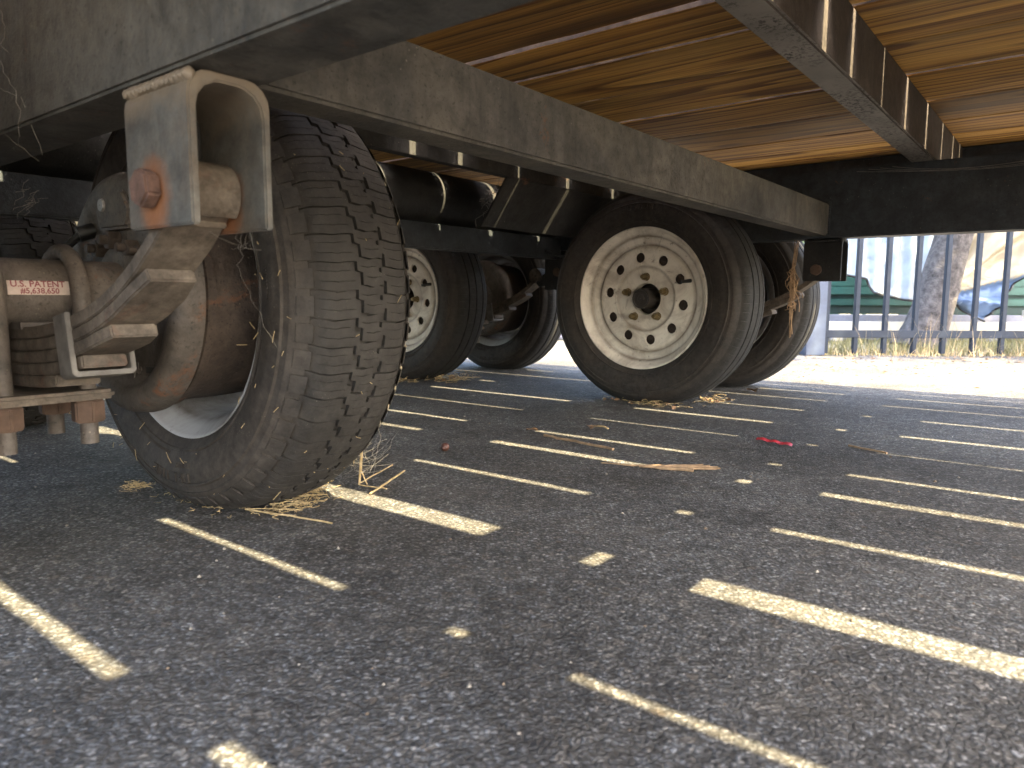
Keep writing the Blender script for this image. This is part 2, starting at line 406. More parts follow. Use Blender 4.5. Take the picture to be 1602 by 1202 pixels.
# --- lower crossmembers between the rails
def cross(y0, y1, z0=.496, z1=.592, mat='cross', x0=RAIL1+HW-.0, x1=RAIL2-HW):
    MB().box((x0+.0015, y0, z0), (x1-.0015, y1, z1)).build('crossmember', M[mat], T, bevel=.004)
cross(-.432, -.375, .496, .586)
cross(-1.198, -1.165, .496, .592, 'rail')
cross(.50, .545, .456, .531, 'rail_dark')
cross(1.44, 1.49, .496, .592, 'black')
cross(2.6, 2.66, .496, .592, 'black')
cross(-2.2, -2.14, .496, .592, 'black')
# weld bead where the crossmember meets the far rail
wb = MB()
for i in range(14):
    z = .50+i*.0068; wb.lathe([(-.004, .0005), (-.003, .003), (0, .0042), (.003, .003), (.004, .0005)], 8, (RAIL2-HW-.002, -.4335, z))
wb.build('weld_bead', M['rail_dark'], T, smooth=True)
# pipe and sloping plate between the axles
MB().tube([(x, .556, .612) for x in (RAIL1+HW+.002, .3, .8, 1.2, RAIL2-HW-.002)], .077, 36).build('crosswise_pipe', M['black'], T, smooth=True)
MB().prism([(.200, .632), (.207, .633), (.297, .510), (.290, .508)], 0, .935, 1.56).build('sloping_plate', M['black'], T, bevel=.001)

# --- spring hangers
def hanger(xc, yc0, yc1, zb, mat, near=-1, boltmat='rust', zbolt=.398, ybolt=None):
    w = .037; t = .0075; zt = ZR0-.001; r = .020
    out = [(-w, zb), (-w, zt-r)]
    out += [(-w+r-r*math.cos(a), zt-r+r*math.sin(a)) for a in [R(x) for x in (20, 45, 70)]] + [(-w+r, zt)]
    full = out+[(-x, z) for x, z in reversed(out)]
    ri = r-t; wi = w-t; zi = zt-t
    inn = [(-wi, zb), (-wi, zi-.022)]+[(-wi+.022-.022*math.cos(a), zi-.022+.022*math.sin(a)) for a in [R(x) for x in (25, 50, 75)]]+[(-wi+.022, zi)]
    finn = inn+[(-x, z) for x, z in reversed(inn)]
    n = len(full); vs = []
    for y in (yc0, yc1):
        vs += [(xc+x, y, z) for x, z in full]+[(xc+x, y, z) for x, z in finn]
    fs = []
    for i in range(n-1):
        fs += [(i, i+1, n+i+1, n+i), (2*n+i, 3*n+i, 3*n+i+1, 2*n+i+1), (i, 2*n+i, 2*n+i+1, i+1), (n+i, n+i+1, 3*n+i+1, 3*n+i)]
    fs += [(0, n, 3*n, 2*n), (n-1, 3*n-1, 4*n-1, 2*n-1)]
    h = MB().add(vs, fs).build('spring_hanger', M[mat], T, bevel=.0015, smooth=50)
    MB().box((xc-w+t+.0005, yc1-.009, .432), (xc+w-t-.0005, yc1-.002, zt-t-.001)).build('shade_plate', M['black'], h, bevel=.001)  # plate added at the back to darken the inside of the hanger
    yb = ybolt if ybolt is not None else (yc0+yc1)/2
    for s in (-1, 1):
        x0 = xc+s*w
        MB().hexa((yb, zbolt), .0172, 0, x0, x0+s*.0135, .35).build('bolt', M[boltmat], h, bevel=.0022)
    # weld along the top
    wb = MB()
    for i in range(15):
        y = yc0+.004+(yc1-yc0-.008)*i/14
        wb.lathe([(-.006, .0005), (-.004, .004), (0, .0055+random.uniform(-.001, .001)), (.004, .004), (.006, .0005)], 8, (xc-w+.004, y, zt-.006))
    wb.build('weld_bead', M[mat], h, smooth=True)
    return h
hanger(RAIL1, -.466, -.358, .366, 'hanger', ybolt=-.404)
hanger(RAIL2, -.472, -.366, .366, 'black', boltmat='rust_dark', ybolt=-.405)
for xc in (RAIL1, RAIL2):
    hanger(xc, YA/2-.06, YA/2+.06, .345, 'black', boltmat='rust_dark', ybolt=YA/2, zbolt=.41)
    hanger(xc, YA+.36, YA+.47, .366, 'black', boltmat='rust_dark', ybolt=YA+.405)
    # equalizer rocker
    y = YA/2; MB().prism([(y-.12, .375), (y-.10, .355), (y, .372), (y+.10, .355), (y+.12, .375), (y+.10, .395), (y+.02, .43), (y-.02, .43), (y-.10, .395)], 0, xc-.018, xc+.018).build('equalizer', M['black'], T, bevel=.003)

# --- leaf springs
def zmain(y): return .2575+.377*y*y+2.*y**4      # underside of the main leaf
def leafpoly(y0, y1, drop, t=.0135, n=22):
    lo, hi = [], []
    for i in range(n+1):
        y = y0+(y1-y0)*i/n; s = .754*y+8*y**3; l = math.sqrt(1+s*s); nx, nz = -s/l, 1/l
        lo.append((y+nx*(-drop), zmain(y)+nz*(-drop))); hi.append((y+nx*(-drop+t), zmain(y)+nz*(-drop+t)))
    return lo, hi
def leaf(mb, xc, w, y0, y1, drop, t=.0135, cham=True):
    n = 22; lo, hi = leafpoly(y0, y1, drop, t, n); vs = []
    for i, (a, b) in enumerate(zip(lo, hi)):
        ww = w
        if cham and i in (0, n): ww = w-.010
        for p in (a, b): vs += [(xc-ww/2, *p), (xc+ww/2, *p)]
    fs = []
    for i in range(n):
        a, b = i*4, i*4+4
        fs += [(a, a+1, b+1, b), (a+2, b+2, b+3, a+3), (a, b, b+2, a+2), (a+1, a+3, b+3, b+1)]
    fs += [(0, 2, 3, 1), (n*4, n*4+1, n*4+3, n*4+2)]
    mb.add(vs, fs)
def spring(xc, ya):
    mb = MB(); wv = .056
    leaf(mb, xc, wv, -.417, .417, 0, cham=False)
    for sg in (-1, 1):                       # rolled eyes
        th = math.atan(.754*.413+8*.413**3); cy, cz = -.404, .3985
        pts = []
        ro, ri = .0285, .0170
        a0 = math.atan2(-math.cos(th), -math.sin(th))
        k = 20; vs = []
        for i in range(k+1):
            a = a0-math.radians(325)*i/k
            for rr in (ri, ro):
                for sx in (-1, 1): vs.append((xc+sx*wv/2, sg*-1*(cy+rr*math.cos(a)) if sg > 0 else cy+rr*math.cos(a), cz+rr*math.sin(a)))
        fs = []
        for i in range(k):
            a, b = i*4, i*4+4
            fs += [(a, b, b+1, a+1), (a+2, a+3, b+3, b+2), (a, a+2, b+2, b), (a+1, b+1, b+3, a+3)]
        fs += [(0, 1, 3, 2), (k*4, k*4+2, k*4+3, k*4+1)]
        mb.add(vs, fs)
        mb.lathe([(-.024, .004), (-.024, .0168), (.024, .0168), (.024, .004)], 20, (xc, sg*.404, cz))
    o = mb.build('leaf_spring', M['spring'], T, bevel=.0012, smooth=35); o.location = (0, ya, 0)
    for k, hl in enumerate((.352, .268, .195, .125)):
        m2 = MB(); leaf(m2, xc, wv, -hl, hl, .0142*(k+1)); m2.build('spring_leaf', M['spring'], o, bevel=.0016, smooth=35)
    # rebound clip wrapped round the leaves on each side
    for sg in (-1, 1):
        yc = sg*.178; s = .754*yc+8*yc**3; l = math.sqrt(1+s*s); tv = Vector((0, 1/l, s/l)); nv = Vector((0, -s/l, 1/l))
        c = Vector((xc, yc, zmain(yc)))+nv*(-.0165)
        hh, hw2, t, ln = .0345, .033, .0055, .0165
        pr = [(-hw2, hh), (-hw2, -hh+.004), (-hw2+.004, -hh), (hw2-.004, -hh), (hw2, -hh+.004), (hw2, hh), (hw2-t, hh), (hw2-t, -hh+t+.001), (hw2-t-.001, -hh+t), (-hw2+t+.001, -hh+t), (-hw2+t, -hh+t+.001), (-hw2+t, hh)]
        vs = [c+Vector((a, 0, 0))+nv*b+tv*e for e in (-ln, ln) for a, b in pr]; n = len(pr)
        fs = [(i, (i+1) % n, n+(i+1) % n, n+i) for i in range(n)]
        for a, b, cc, d in ((0,1,10,11), (1,2,9,10), (2,3,8,9), (3,4,7,8), (4,5,6,7)):
            fs += [(a, b, cc, d), (n+d, n+cc, n+b, n+a)]
        MB().add(vs, fs).build('spring_clip', M['clip'], o, bevel=.001)
    return o
def axle(xa, xb, xc, ya, lab=False):
    zc = .312
    mb = MB(); mb.lathe([(xa, .02), (xa, .0425), (xb, .0425), (xb, .02)], 40, (0, 0, zc))
    mb.box((xc-.030, -.055, .2695), (xc+.030, .055, .2775))
    ax = mb.build('axle', M['axle'], T, smooth=40); ax.location = (0, ya, 0)
    for dx in (-.052, .038):
        path = [(xc+dx, .053, .125)]+[(xc+dx, .053, .312)]+[(xc+dx, .053*math.cos(a), .312+.053*math.sin(a)) for a in [R(q) for q in range(15, 180, 15)]]+[(xc+dx, -.053, .312), (xc+dx, -.053, .125)]
        MB().tube(path, .0105, 12).build('u_bolt', M['axle'], ax, smooth=True)
        for sy in (-1, 1):
            MB().hexa((xc+dx, sy*.053), .0195, 2, .152, .180, random.uniform(0, 1)).build('nut', M['rust_dark'], ax, bevel=.002)
            st = MB()
            for q in range(10): st.lathe([(-.0016, .0118), (0, .0132), (.0016, .0118)], 14, (0, 0, 0))
    MB().box((xc-.074, -.082, .182), (xc+.060, .082, .194)).build('spring_plate', M['spring'], ax, bevel=.004)
    if lab:
        lb = MB(); x0, x1 = -.3045, -.2385; nx = 6
        rr = .0431; a0, a1 = R(182.5), R(160)     # on the side of the tube facing -Y
        vs = []
        for i in range(7):
            a = a0+(a1-a0)*i/6
            vs += [(x0, rr*math.cos(a), zc+rr*math.sin(a)), (x1, rr*math.cos(a), zc+rr*math.sin(a))]
        lb.add(vs, [(2*i, 2*i+1, 2*i+3, 2*i+2) for i in range(6)])
        lb.mi = 1
        for txt, v, sz, xo in (('U.S. PATENT', .56, .0078, .003), ('#5,638,650', .10, .0068, .013)):
            cu = bpy.data.curves.new('t', 'FONT'); cu.body = txt; cu.size = sz*1.35; cu.offset = .00022; cu.resolution_u = 3
            to = bpy.data.objects.new('t', cu); me = to.to_mesh()
            vs = []
            sx = (x1-x0-xo-.001)/max(p.co.x for p in me.vertices)
            for p in me.vertices:
                x = x0+xo+p.co.x*min(1, sx); a = a0+(a1-a0)*v-(p.co.y/rr)
                vs.append((x, (rr+.0004)*math.cos(a), zc+(rr+.0004)*math.sin(a)))
            lb.add(vs, [tuple(q.vertices) for q in me.polygons])
            to.to_mesh_clear(); bpy.data.objects.remove(to); bpy.data.curves.remove(cu)
        o = lb.build('patent_label', [M['label'], M['label_ink']], ax)
        o['label'] = 'small faded label with red patent lettering'
    return ax
for xc, x0, x1 in ((RAIL1, -.55, 0.), (RAIL2, 1.395, 1.95)):
    for i, ya in enumerate((0., YA)):
        spring(xc, ya)
        axle(x0+.075, x1-.075, xc, ya, lab=(xc == RAIL1 and i == 0))

# --- wheels (local frame: X along the axle, outside face towards -X, centre at origin)
ZC = .312
def crown(w):
    a = abs(w); d = .0055*(a/.06)**2
    if a > .055: d += .013*((a-.055)/.022)**2
    return .3235-d
def tread(mb, N, ribs, g, sip, wave, zig, depth=.0075):
    rows0 = [g, .10]
    for s in sip: rows0 += [s-.009, s, s+.009]
    rows0 += [.47, .53, .90, 1-g]; rows = sorted(set(rows0)); siprow = set(sip); nc = 8
    for (w0, w1, zl, zh, sh) in ribs:
        for j in range(N):
            ph = 2*math.pi/N; vs = []
            jit = .004*math.sin(j*1.7)
            for s in rows:
                st = zig if s > .5 else -zig
                a0 = w0+(st if zl else 0); a1 = w1+(st if zh else 0)
                for c in range(nc+1):
                    fr = c/nc; w = a0+(a1-a0)*fr
                    ss = s+wave*math.sin(2*math.pi*fr*1.25+.4)+sh
                    dr = 0
                    if s in siprow and 2 <= c <= 6: dr = -.0026
                    if c == 3 or c == 5: ss += .018*(1 if s in siprow or any(abs(s-q) < .02 for q in sip) else 0)
                    r = crown(w)+dr; a = ph*(j+ss)
                    vs.append((w, r*math.cos(a), r*math.sin(a)))
            nr = len(rows); k = nc+1
            fs = [(i*k+c, i*k+c+1, (i+1)*k+c+1, (i+1)*k+c) for i in range(nr-1) for c in range(nc)]
            # skirt
            ring = [c for c in range(k)]+[i*k+nc for i in range(1, nr)]+[(nr-1)*k+c for c in range(nc-1, -1, -1)]+[i*k for i in range(nr-2, 0, -1)]
            base = len(vs)
            for q in ring:
                x, y, z = vs[q]; r = math.hypot(y, z); f = (crown(x)-depth-.001)/r
                vs.append((x*1.0, y*f, z*f))
            nq = len(ring)
            fs += [(ring[i], base+i, base+(i+1) % nq, ring[(i+1) % nq]) for i in range(nq)]
            mb.add(vs, fs)
def tyre_mesh(kind):
    mb = MB(); dp = .0055 if kind == 'lug' else .005
    half = [(.0825, .2075), (.0855, .2105), (.090, .216), (.0940, .2225), (.0965, .2235), (.0968, .2260), (.0950, .2272), (.0990, .240), (.1020, .254), (.1022, .262), (.1003, .2720), (.1020, .2730), (.1016, .2755), (.0983, .2770), (.0956, .2850), (.0972, .2860), (.0962, .2885), (.0905, .2945), (.0850, .2985), (.0790, .3025), (.0765, crown(.0765)-dp)]
    mid = [(w, crown(w)-dp) for w in (.072, .066, .06, .045, .03, .015)]
    h = half+mid
    prof = [(-x, r) for x, r in h]+[(0, crown(0)-dp)]+[(x, r) for x, r in reversed(h)]
    mb.lathe(prof, 160)
    if kind == 'lug':
        tread(mb, 58, [(-.0780, -.0215, 0, 1, 0.), (-.0170, .0170, 1, 1, .30), (.0215, .0780, 1, 0, .12)], .030, (.34, .70), .030, .0040, .0055)
        # shoulder lugs running down on to the sidewall
        N = 58
        for sg in (-1, 1):
            for j in range(N):
                a0 = 2*math.pi*(j+.10+(.12 if sg > 0 else 0))/N; a1 = 2*math.pi*(j+.82+(.12 if sg > 0 else 0))/N; vs = []
                for a in (a0, (a0+a1)/2, a1):
                    for (x, r) in ((.0775, .3085), (.0845, .3035), (.0925, .2945), (.0905, .2895)):
                        vs.append((sg*x, r*math.cos(a), r*math.sin(a)))
                mb.add(vs, [(i*4+q, i*4+q+1, i*4+q+5, i*4+q+4) for i in range(2) for q in range(3)]+[(0, 1, 2, 3), (8, 11, 10, 9)])
    else:
        N = 80; e = .0
        tread(mb, N, [(-.0775, -.040, 0, 0, 0), (-.0345, -.0030, 0, 0, 0), (.0030, .0345, 0, 0, 0), (.040, .0775, 0, 0, 0)], .0, (.5,), .0, .0, .005)
    # raised lettering-like ribs on both sidewalls
    rs = random.Random(3)
    def bump(sg, r0, r1, a0, a1, h=.0024):
        def X(r): # sidewall x at r
            for (xa, ra), (xb, rb) in zip(half, half[1:]):
                if ra <= r <= rb: return xa+(xb-xa)*(r-ra)/(rb-ra)
            return .1
        vs = []
        for d in (-.002, h):
            for r, a in ((r0, a0), (r0, a1), (r1, a1), (r1, a0)): vs.append((sg*(X(r)+d), r*math.cos(a), r*math.sin(a)))
        mb.add(vs, [(4, 5, 6, 7), (0, 1, 5, 4), (1, 2, 6, 5), (2, 3, 7, 6), (3, 0, 4, 7)])
    for sg in (-1, 1):
        for base in (R(-118), R(62), R(150), R(-30)):
            a = base
            for q in range(34):                       # fine line of small type
                w = rs.uniform(.004, .008); bump(sg, .2300+rs.uniform(0, .0012), .2345, a, a+w, .0011); a += w+rs.uniform(.003, .009)
            a = base+.5
            for q in range(10): bump(sg, .243, .250, a, a+.008, .0013); a += .017
        for base in (R(-103), R(77)):
            a = base; r0, r1 = .2575, .2715; st = .0016
            for gph in ('E', 'D', 'I', 'L', 'E', 'D'):  # hollow block letters
                w = .050
                if gph != 'I': bump(sg, r0, r1, a+w-st/.26, a+w)
                if gph in 'ED': bump(sg, r0, r0+st, a, a+w); bump(sg, r1-st, r1, a, a+w)
                if gph == 'E': bump(sg, (r0+r1)/2-st/2, (r0+r1)/2+st/2, a+.012, a+w)
                if gph == 'D': bump(sg, r0, r1, a, a+st/.26)
                if gph == 'L': bump(sg, r0, r0+st, a, a+w)
                if gph == 'I': bump(sg, r0, r1, a+.02, a+.028)
                a += w+.018
    # flat where the load rests on the road
    mb.v = [(x*(1.0+max(0, (-z-.25))*.9), y, max(z, -ZC+.0015+.0)) for x, y, z in mb.v]
    return mb.mesh('tyre', [M['rubber' if kind == 'lug' else 'rubber2']], smooth=34)
def wheel_mesh():
    mb = MB()
    outer = [(-.076, .2045), (-.083, .2095), (-.0865, .2085), (-.0872, .205), (-.0845, .2015), (-.073, .197), (-.0665, .191), (-.0640, .1865), (-.0600, .1845), (-.0545, .1835), (-.0515, .181), (-.0505, .170), (-.0485, .163), (-.0445, .1600), (-.0430, .1580), (-.0445, .1560), (-.0500, .1535), (-.0535, .148), (-.0545, .142)]
    mb.lathe(outer, 96)
    inn = [(-.0560, .104), (-.0565, .100), (-.0555, .0975), (-.0515, .0955), (-.0490, .092), (-.0485, .085), (-.0485, .052), (-.0475, .0475), (-.044, .046), (-.018, .046)]
    mb.lathe(inn, 80)
    # disc ring with ten round holes
    ra, rb, rh, hr = .142, .104, .123, .0152
    m = 6
    for k in range(10):
        ac = 2*math.pi*(k+.24)/10; h = math.pi/10
        outl = []
        for i in range(m): outl.append((ra, -h+2*h*i/m))
        for i in range(m): outl.append((ra+(rb-ra)*i/m, h))
        for i in range(m): outl.append((rb, h-2*h*i/m))
        for i in range(m): outl.append((rb+(ra-rb)*i/m, -h))
        n = len(outl); vs = []
        for ring in range(4):
            for r, a in outl:
                y, z = r*math.cos(a)-rh, r*math.sin(a); ang = math.atan2(z, y)
                if ring == 0: yy, zz = y, z
                else:
                    q = (hr*1.16, hr, hr)[ring-1]; yy, zz = q*math.cos(ang), q*math.sin(ang)
                x = -.0545-.0015*min(1, max(0, (ra-math.hypot(yy+rh, zz))/(ra-rb)))
                x += (0, -.0006, .0012, .0075)[ring]
                Y, Z = yy+rh, zz
                vs.append((x, Y*math.cos(ac)-Z*math.sin(ac), Y*math.sin(ac)+Z*math.cos(ac)))
        mb.add(vs, [(q*n+i, q*n+(i+1) % n, (q+1)*n+(i+1) % n, (q+1)*n+i) for q in range(3) for i in range(n)])
    # barrel and inner flange
    mb.lathe([(-.0430, .1580), (-.036, .165), (-.02, .1735), (.0, .1765), (.040, .1785), (.058, .186), (.070, .194), (.0765, .2005), (.0815, .2035), (.0855, .2065), (.0862, .2088), (.083, .2100), (.077, .2050)], 96)
    bm = mb.mesh('wheel', [M['rim_white']], smooth=38)
    return bm
rim_white = wheel_mesh()
rim_silver = rim_white.copy(); rim_silver.name = 'wheel_silver'; rim_silver.materials.clear(); rim_silver.materials.append(M['rim_silver'])
tyre_lug, tyre_rib = tyre_mesh('lug'), tyre_mesh('rib')
# drum, backing plate, hub, nuts
drum = MB().lathe([(-.040, .05), (-.040, .120), (-.033, .130), (-.030, .146), (.02, .150), (.060, .151), (.112, .151), (.114, .157), (.126, .1585), (.128, .155), (.128, .05)], 80).mesh('brake_drum', [M['drum']], smooth=35)
bp = MB().lathe([(.170, .030), (.170, .058), (.166, .064), (.160, .070), (.160, .100), (.159, .121), (.162, .126), (.1665, .131), (.1690, .138), (.1685, .149), (.164, .1575), (.156, .1620), (.140, .1640), (.132, .163)], 88)
a0 = R(205)
bpm = bp.mesh('brake_backing_plate', [M['plate']], smooth=45)
hub = MB().lathe([(-.010, .0458), (-.012, .040), (-.014, .032), (-.040, .0305), (-.078, .0295), (-.082, .0275), (-.0825, .0245), (-.0795, .0225), (-.0795, .012), (-.082, .010), (-.082, .001)], 40).mesh('hub', [M['hubdark']], smooth=35)
nb = MB(); nb.hexa((0, 0), .0108, 0, -.0155, -.004); nb.lathe([(.0, .0125), (-.0045, .0105)], 16); nb.lathe([(-.0155, .0095), (-.0215, .0065), (-.0235, .001)], 16); nb.lathe([(-.0125, .0062), (-.027, .0060), (-.0275, .001)], 12)
nut = nb.mesh('lug_nut', [M['brass']], bevel=0, smooth=30)
vs_me = MB().tube([(-.052, .150, 0), (-.062, .148, 0), (-.075, .143, 0), (-.088, .138, 0)], [.006, .0055, .0045, .0045], 12).mesh('valve_stem', [M['blackplastic']], smooth=40)
def wheel(x, ya, inboard, kind, rim, roll=0.):
    o = link('wheel', rim, T, (x+.004, ya, ZC), 0 if inboard > 0 else math.pi)
    link('tyre', tyre_lug if kind == 'lug' else tyre_rib, o)
    link('brake_drum', drum, o); link('brake_backing_plate', bpm, o); link('hub', hub, o)
    for k in range(5):
        a = R(roll+72*k); link('lug_nut', nut, o, (-.0487, .0645*math.cos(a), .0645*math.sin(a)))
    v = link('valve_stem', vs_me, o); v.rotation_euler = (R(160), 0, 0)
    return o
w_fl = wheel(0, 0, -1, 'lug', rim_silver)
w_fl2 = wheel(0, YA, -1, 'lug', rim_silver)
for ya in (0, YA):
    wheel(-.55, ya, 1, 'lug', rim_silver)
    wheel(1.395, ya, 1, 'rib', rim_white, 17 if ya == 0 else 40)
    wheel(1.95, ya, -1, 'rib', rim_silver)
# details on the near backing plate: stamped word, slot, studs, wire
def plate_details(w):
    xo = .1600
    cu = bpy.data.curves.new('t', 'FONT'); cu.body = 'DruRyde'; cu.size = .024; cu.extrude = .0008; cu.resolution_u = 2
    to = bpy.data.objects.new('t', cu); me = to.to_mesh(); mb = MB()
    for_v = []
    for p in me.vertices:   # seen from the inboard side (local +X): local +Y runs to the right after the half turn
        for_v.append((xo+.0006+p.co.z, -.020+p.co.x*.72, -.1075+p.co.y))
    mb.add(for_v, [tuple(q.vertices) for q in me.polygons]); to.to_mesh_clear(); bpy.data.objects.remove(to); bpy.data.curves.remove(cu)
    mb.build('stamped_lettering', M['plate'], w)
    sl = MB(); sl.box((xo-.001, .052, -.108), (xo+.0022, .082, -.105)); sl.box((xo-.001, .052, -.094), (xo+.0022, .082, -.091)); sl.box((xo-.001, .079, -.106), (xo+.0022, .082, -.093))
    sl.build('slot_rim', M['plate'], w, bevel=.0008)
    MB().box((xo-.001, .054, -.104), (xo+.0006, .077, -.0955)).build('adjuster_slot', M['blackplastic'], w)
    for y, z, r in ((-.005, .072, .013), (.045, .060, .011), (-.045, .062, .013), (.078, .055, .008), (-.07, .03, .011), (.06, -.035, .011), (-.03, -.07, .011)):
        b = MB(); b.hexa((y, z), r, 0, .158, .176); b.lathe([(.176, r*.5), (.186, r*.5), (.186, .0005)], 12, (0, y, z)); b.build('plate_bolt', M['drum'], w, bevel=.001)
    # grey adjuster housing at the top
    MB().prism([(-.03, .085), (.05, .085), (.06, .11), (.04, .135), (-.02, .135), (-.04, .11)], 0, .156, .174).build('brake_cover', M['plate'], w, bevel=.004)
    MB().lathe([(.174, .009), (.177, .008), (.177, .001)], 16, (0, -.015, .118)).build('rivet', M['greymetal'], w, smooth=True)
    b = MB(); b.tube([(.16, -.085, .085), (.175, -.088, .082), (.19, -.10, .065), (.195, -.118, .045), (.188, -.13, .03)], .0055, 8); b.tube([(.158, -.082, .09), (.178, -.087, .083)], .011, 10)
    b.build('brake_wire', M['blackplastic'], w, smooth=True)
plate_details(w_fl)
# brake cable on the far springs and a hose under the sloping plate
MB().tube([(1.55+.02*math.sin(i*.6), .05+.06*i, .50-.012*math.sin(i*.5)-.05*math.sin(math.pi*i/9)) for i in range(10)], .006, 8).build('brake_hose', M['blackplastic'], T, smooth=True)

# ------------------------------------------------------------------ beyond the trailer
RGT = Vector((math.sin(YAW), -math.cos(YAW), 0)); FWD = Vector((math.cos(YAW), math.sin(YAW), 0))
BASE = Vector((CAM.x, CAM.y, 0))
RZ = YAW-math.pi/2                      # yard frame: local x runs along the fence, local y away from the trailer
def yard(u, d, z=0): p = BASE+RGT*u+FWD*d; return (p.x, p.y, z)
a = MB().add([(-60, -60, 0), (60, -60, 0), (60, 4.13, 0), (-60, 4.13, 0)], [(0, 1, 2, 3)]).build('asphalt_pavement', M['asphalt'])
a.location = yard(0, 0); a.rotation_euler = (0, 0, RZ); tag(a, kind='structure')
M['fence'] = simple('fence_paint', (.012, .017, .027), .6, .25, 25, spec=.2)
M['post'] = simple('blue_grey_post_paint', (.032, .044, .072), .5, .2, 20)
M['bark'] = simple('grey_bark', (.075, .064, .058), .9, .5, 22, bump=1., c2=(.22, .19, .175), dist=.03)
M['leaf'] = simple('tree_leaf', (.055, .085, .028), .6, .4, 8, bump=0, c2=(.10, .12, .045))
M['grass'] = simple('verge_grass', (.12, .14, .045), .8, .4, 6, bump=0, c2=(.30, .25, .12))
M['tarp_pale'] = mat_tarp('pale_blue_tarp', (.29, .325, .365))
M['tarp_beige'] = mat_tarp('beige_tarp', (.32, .27, .185))
M['tarp_blue'] = mat_tarp('blue_tarp', (.15, .22, .36))
M['green'] = simple('green_paint', (.022, .085, .065), .5, .3, 6)
M['green_dark'] = simple('dark_green_trim', (.016, .04, .034), .6, .3, 6)  # darker green bands of the hull
M['white'] = simple('weathered_white_paint', (.50, .46, .38), .7, .15, 8)
M['kerb'] = simple('pale_concrete', (.20, .20, .23), .85, .2, 10)
def thing(name, u, d, label, cat, group=None):
    o = empty(name, yard(u, d), RZ); return tag(o, label, cat, group)
# fence
F = thing('metal_fence', 1.72, 4.15, 'dark metal picket fence with a wide end post beside the sunlit pavement', 'fence')
MB().box((-.055, -.05, 0), (.055, .05, 1.25)).build('fence_post', M['post'], F, bevel=.004)
MB().box((.056, -.018, .100), (6.4, .018, .142)).build('fence_rail', M['fence'], F, bevel=.003)
MB().box((.056, -.018, 1.06), (6.4, .018, 1.10)).build('fence_rail', M['fence'], F, bevel=.003)
pk = MB().box((-.0135, -.0135, 0), (.0135, .0135, 1.2)).mesh('picket', [M['fence']], bevel=.003)
for i in range(36): link('picket', pk, F, (.075+.1685*i+.003*math.sin(i*3), 0, .01))
# tree
def tree():
    t = thing('shade_tree', 2.78, 4.95, 'grey barked tree leaning right behind the fence, between the pale and the beige tarp, its unseen crown added for shade', 'tree')
    rs = random.Random(5)
    path = []; rad = []
    for i in range(26):
        z = 3.4*i/25; path.append((.24*z+.02*math.sin(z*3), .02*math.sin(z*2), z-.02)); rad.append(.128*(1-.13*z)+.05*math.exp(-z*9))
    mb = MB(); mb.tube(path, rad, 26)
    mb.v = [(x+.006*math.sin(z*40+x*60)+rs.uniform(-.004, .004), y+rs.uniform(-.004, .004), z) for x, y, z in mb.v]
    mb.build('trunk', M['bark'], t, smooth=60)
    limbs = MB(); c0 = Vector(path[-1])
    cen = Vector((2.9, -1.7, 4.2))
    for k in range(9):
        a = k*.7; e = cen+Vector((1.5*math.cos(a), 1.5*math.sin(a), rs.uniform(-.5, 1.)))
        pts = [c0.lerp(e, q/5)+Vector((0, 0, .3*math.sin(math.pi*q/5))) for q in range(6)]
        limbs.tube(pts, [.07*(1-.15*q) for q in range(6)], 8)
    limbs.build('limb', M['bark'], t, smooth=60)
    lv = MB()
    for k in range(150):
        while True:
            p = Vector((rs.uniform(-1, 1), rs.uniform(-1, 1), rs.uniform(-1, 1)))
            if p.length < 1: break
        c = cen+Vector((p.x*3.2, p.y*1.6, p.z*1.1))
        for q in range(80):
            d = Vector((rs.gauss(0, .26), rs.gauss(0, .26), rs.gauss(0, .18)))
            s_ = rs.uniform(.05, .10); n1 = Vector((rs.uniform(-1, 1), rs.uniform(-1, 1), rs.uniform(-1, 1))).normalized(); n2 = n1.orthogonal()
            o = c+d
            lv.add([o-n1*s_, o-n2*s_*.5, o+n1*s_, o+n2*s_*.5], [(0, 1, 2, 3)])
    lv.build('crown', M['leaf'], t)  # out-of-view crown, added and placed to shade the fence and tarps
tree()
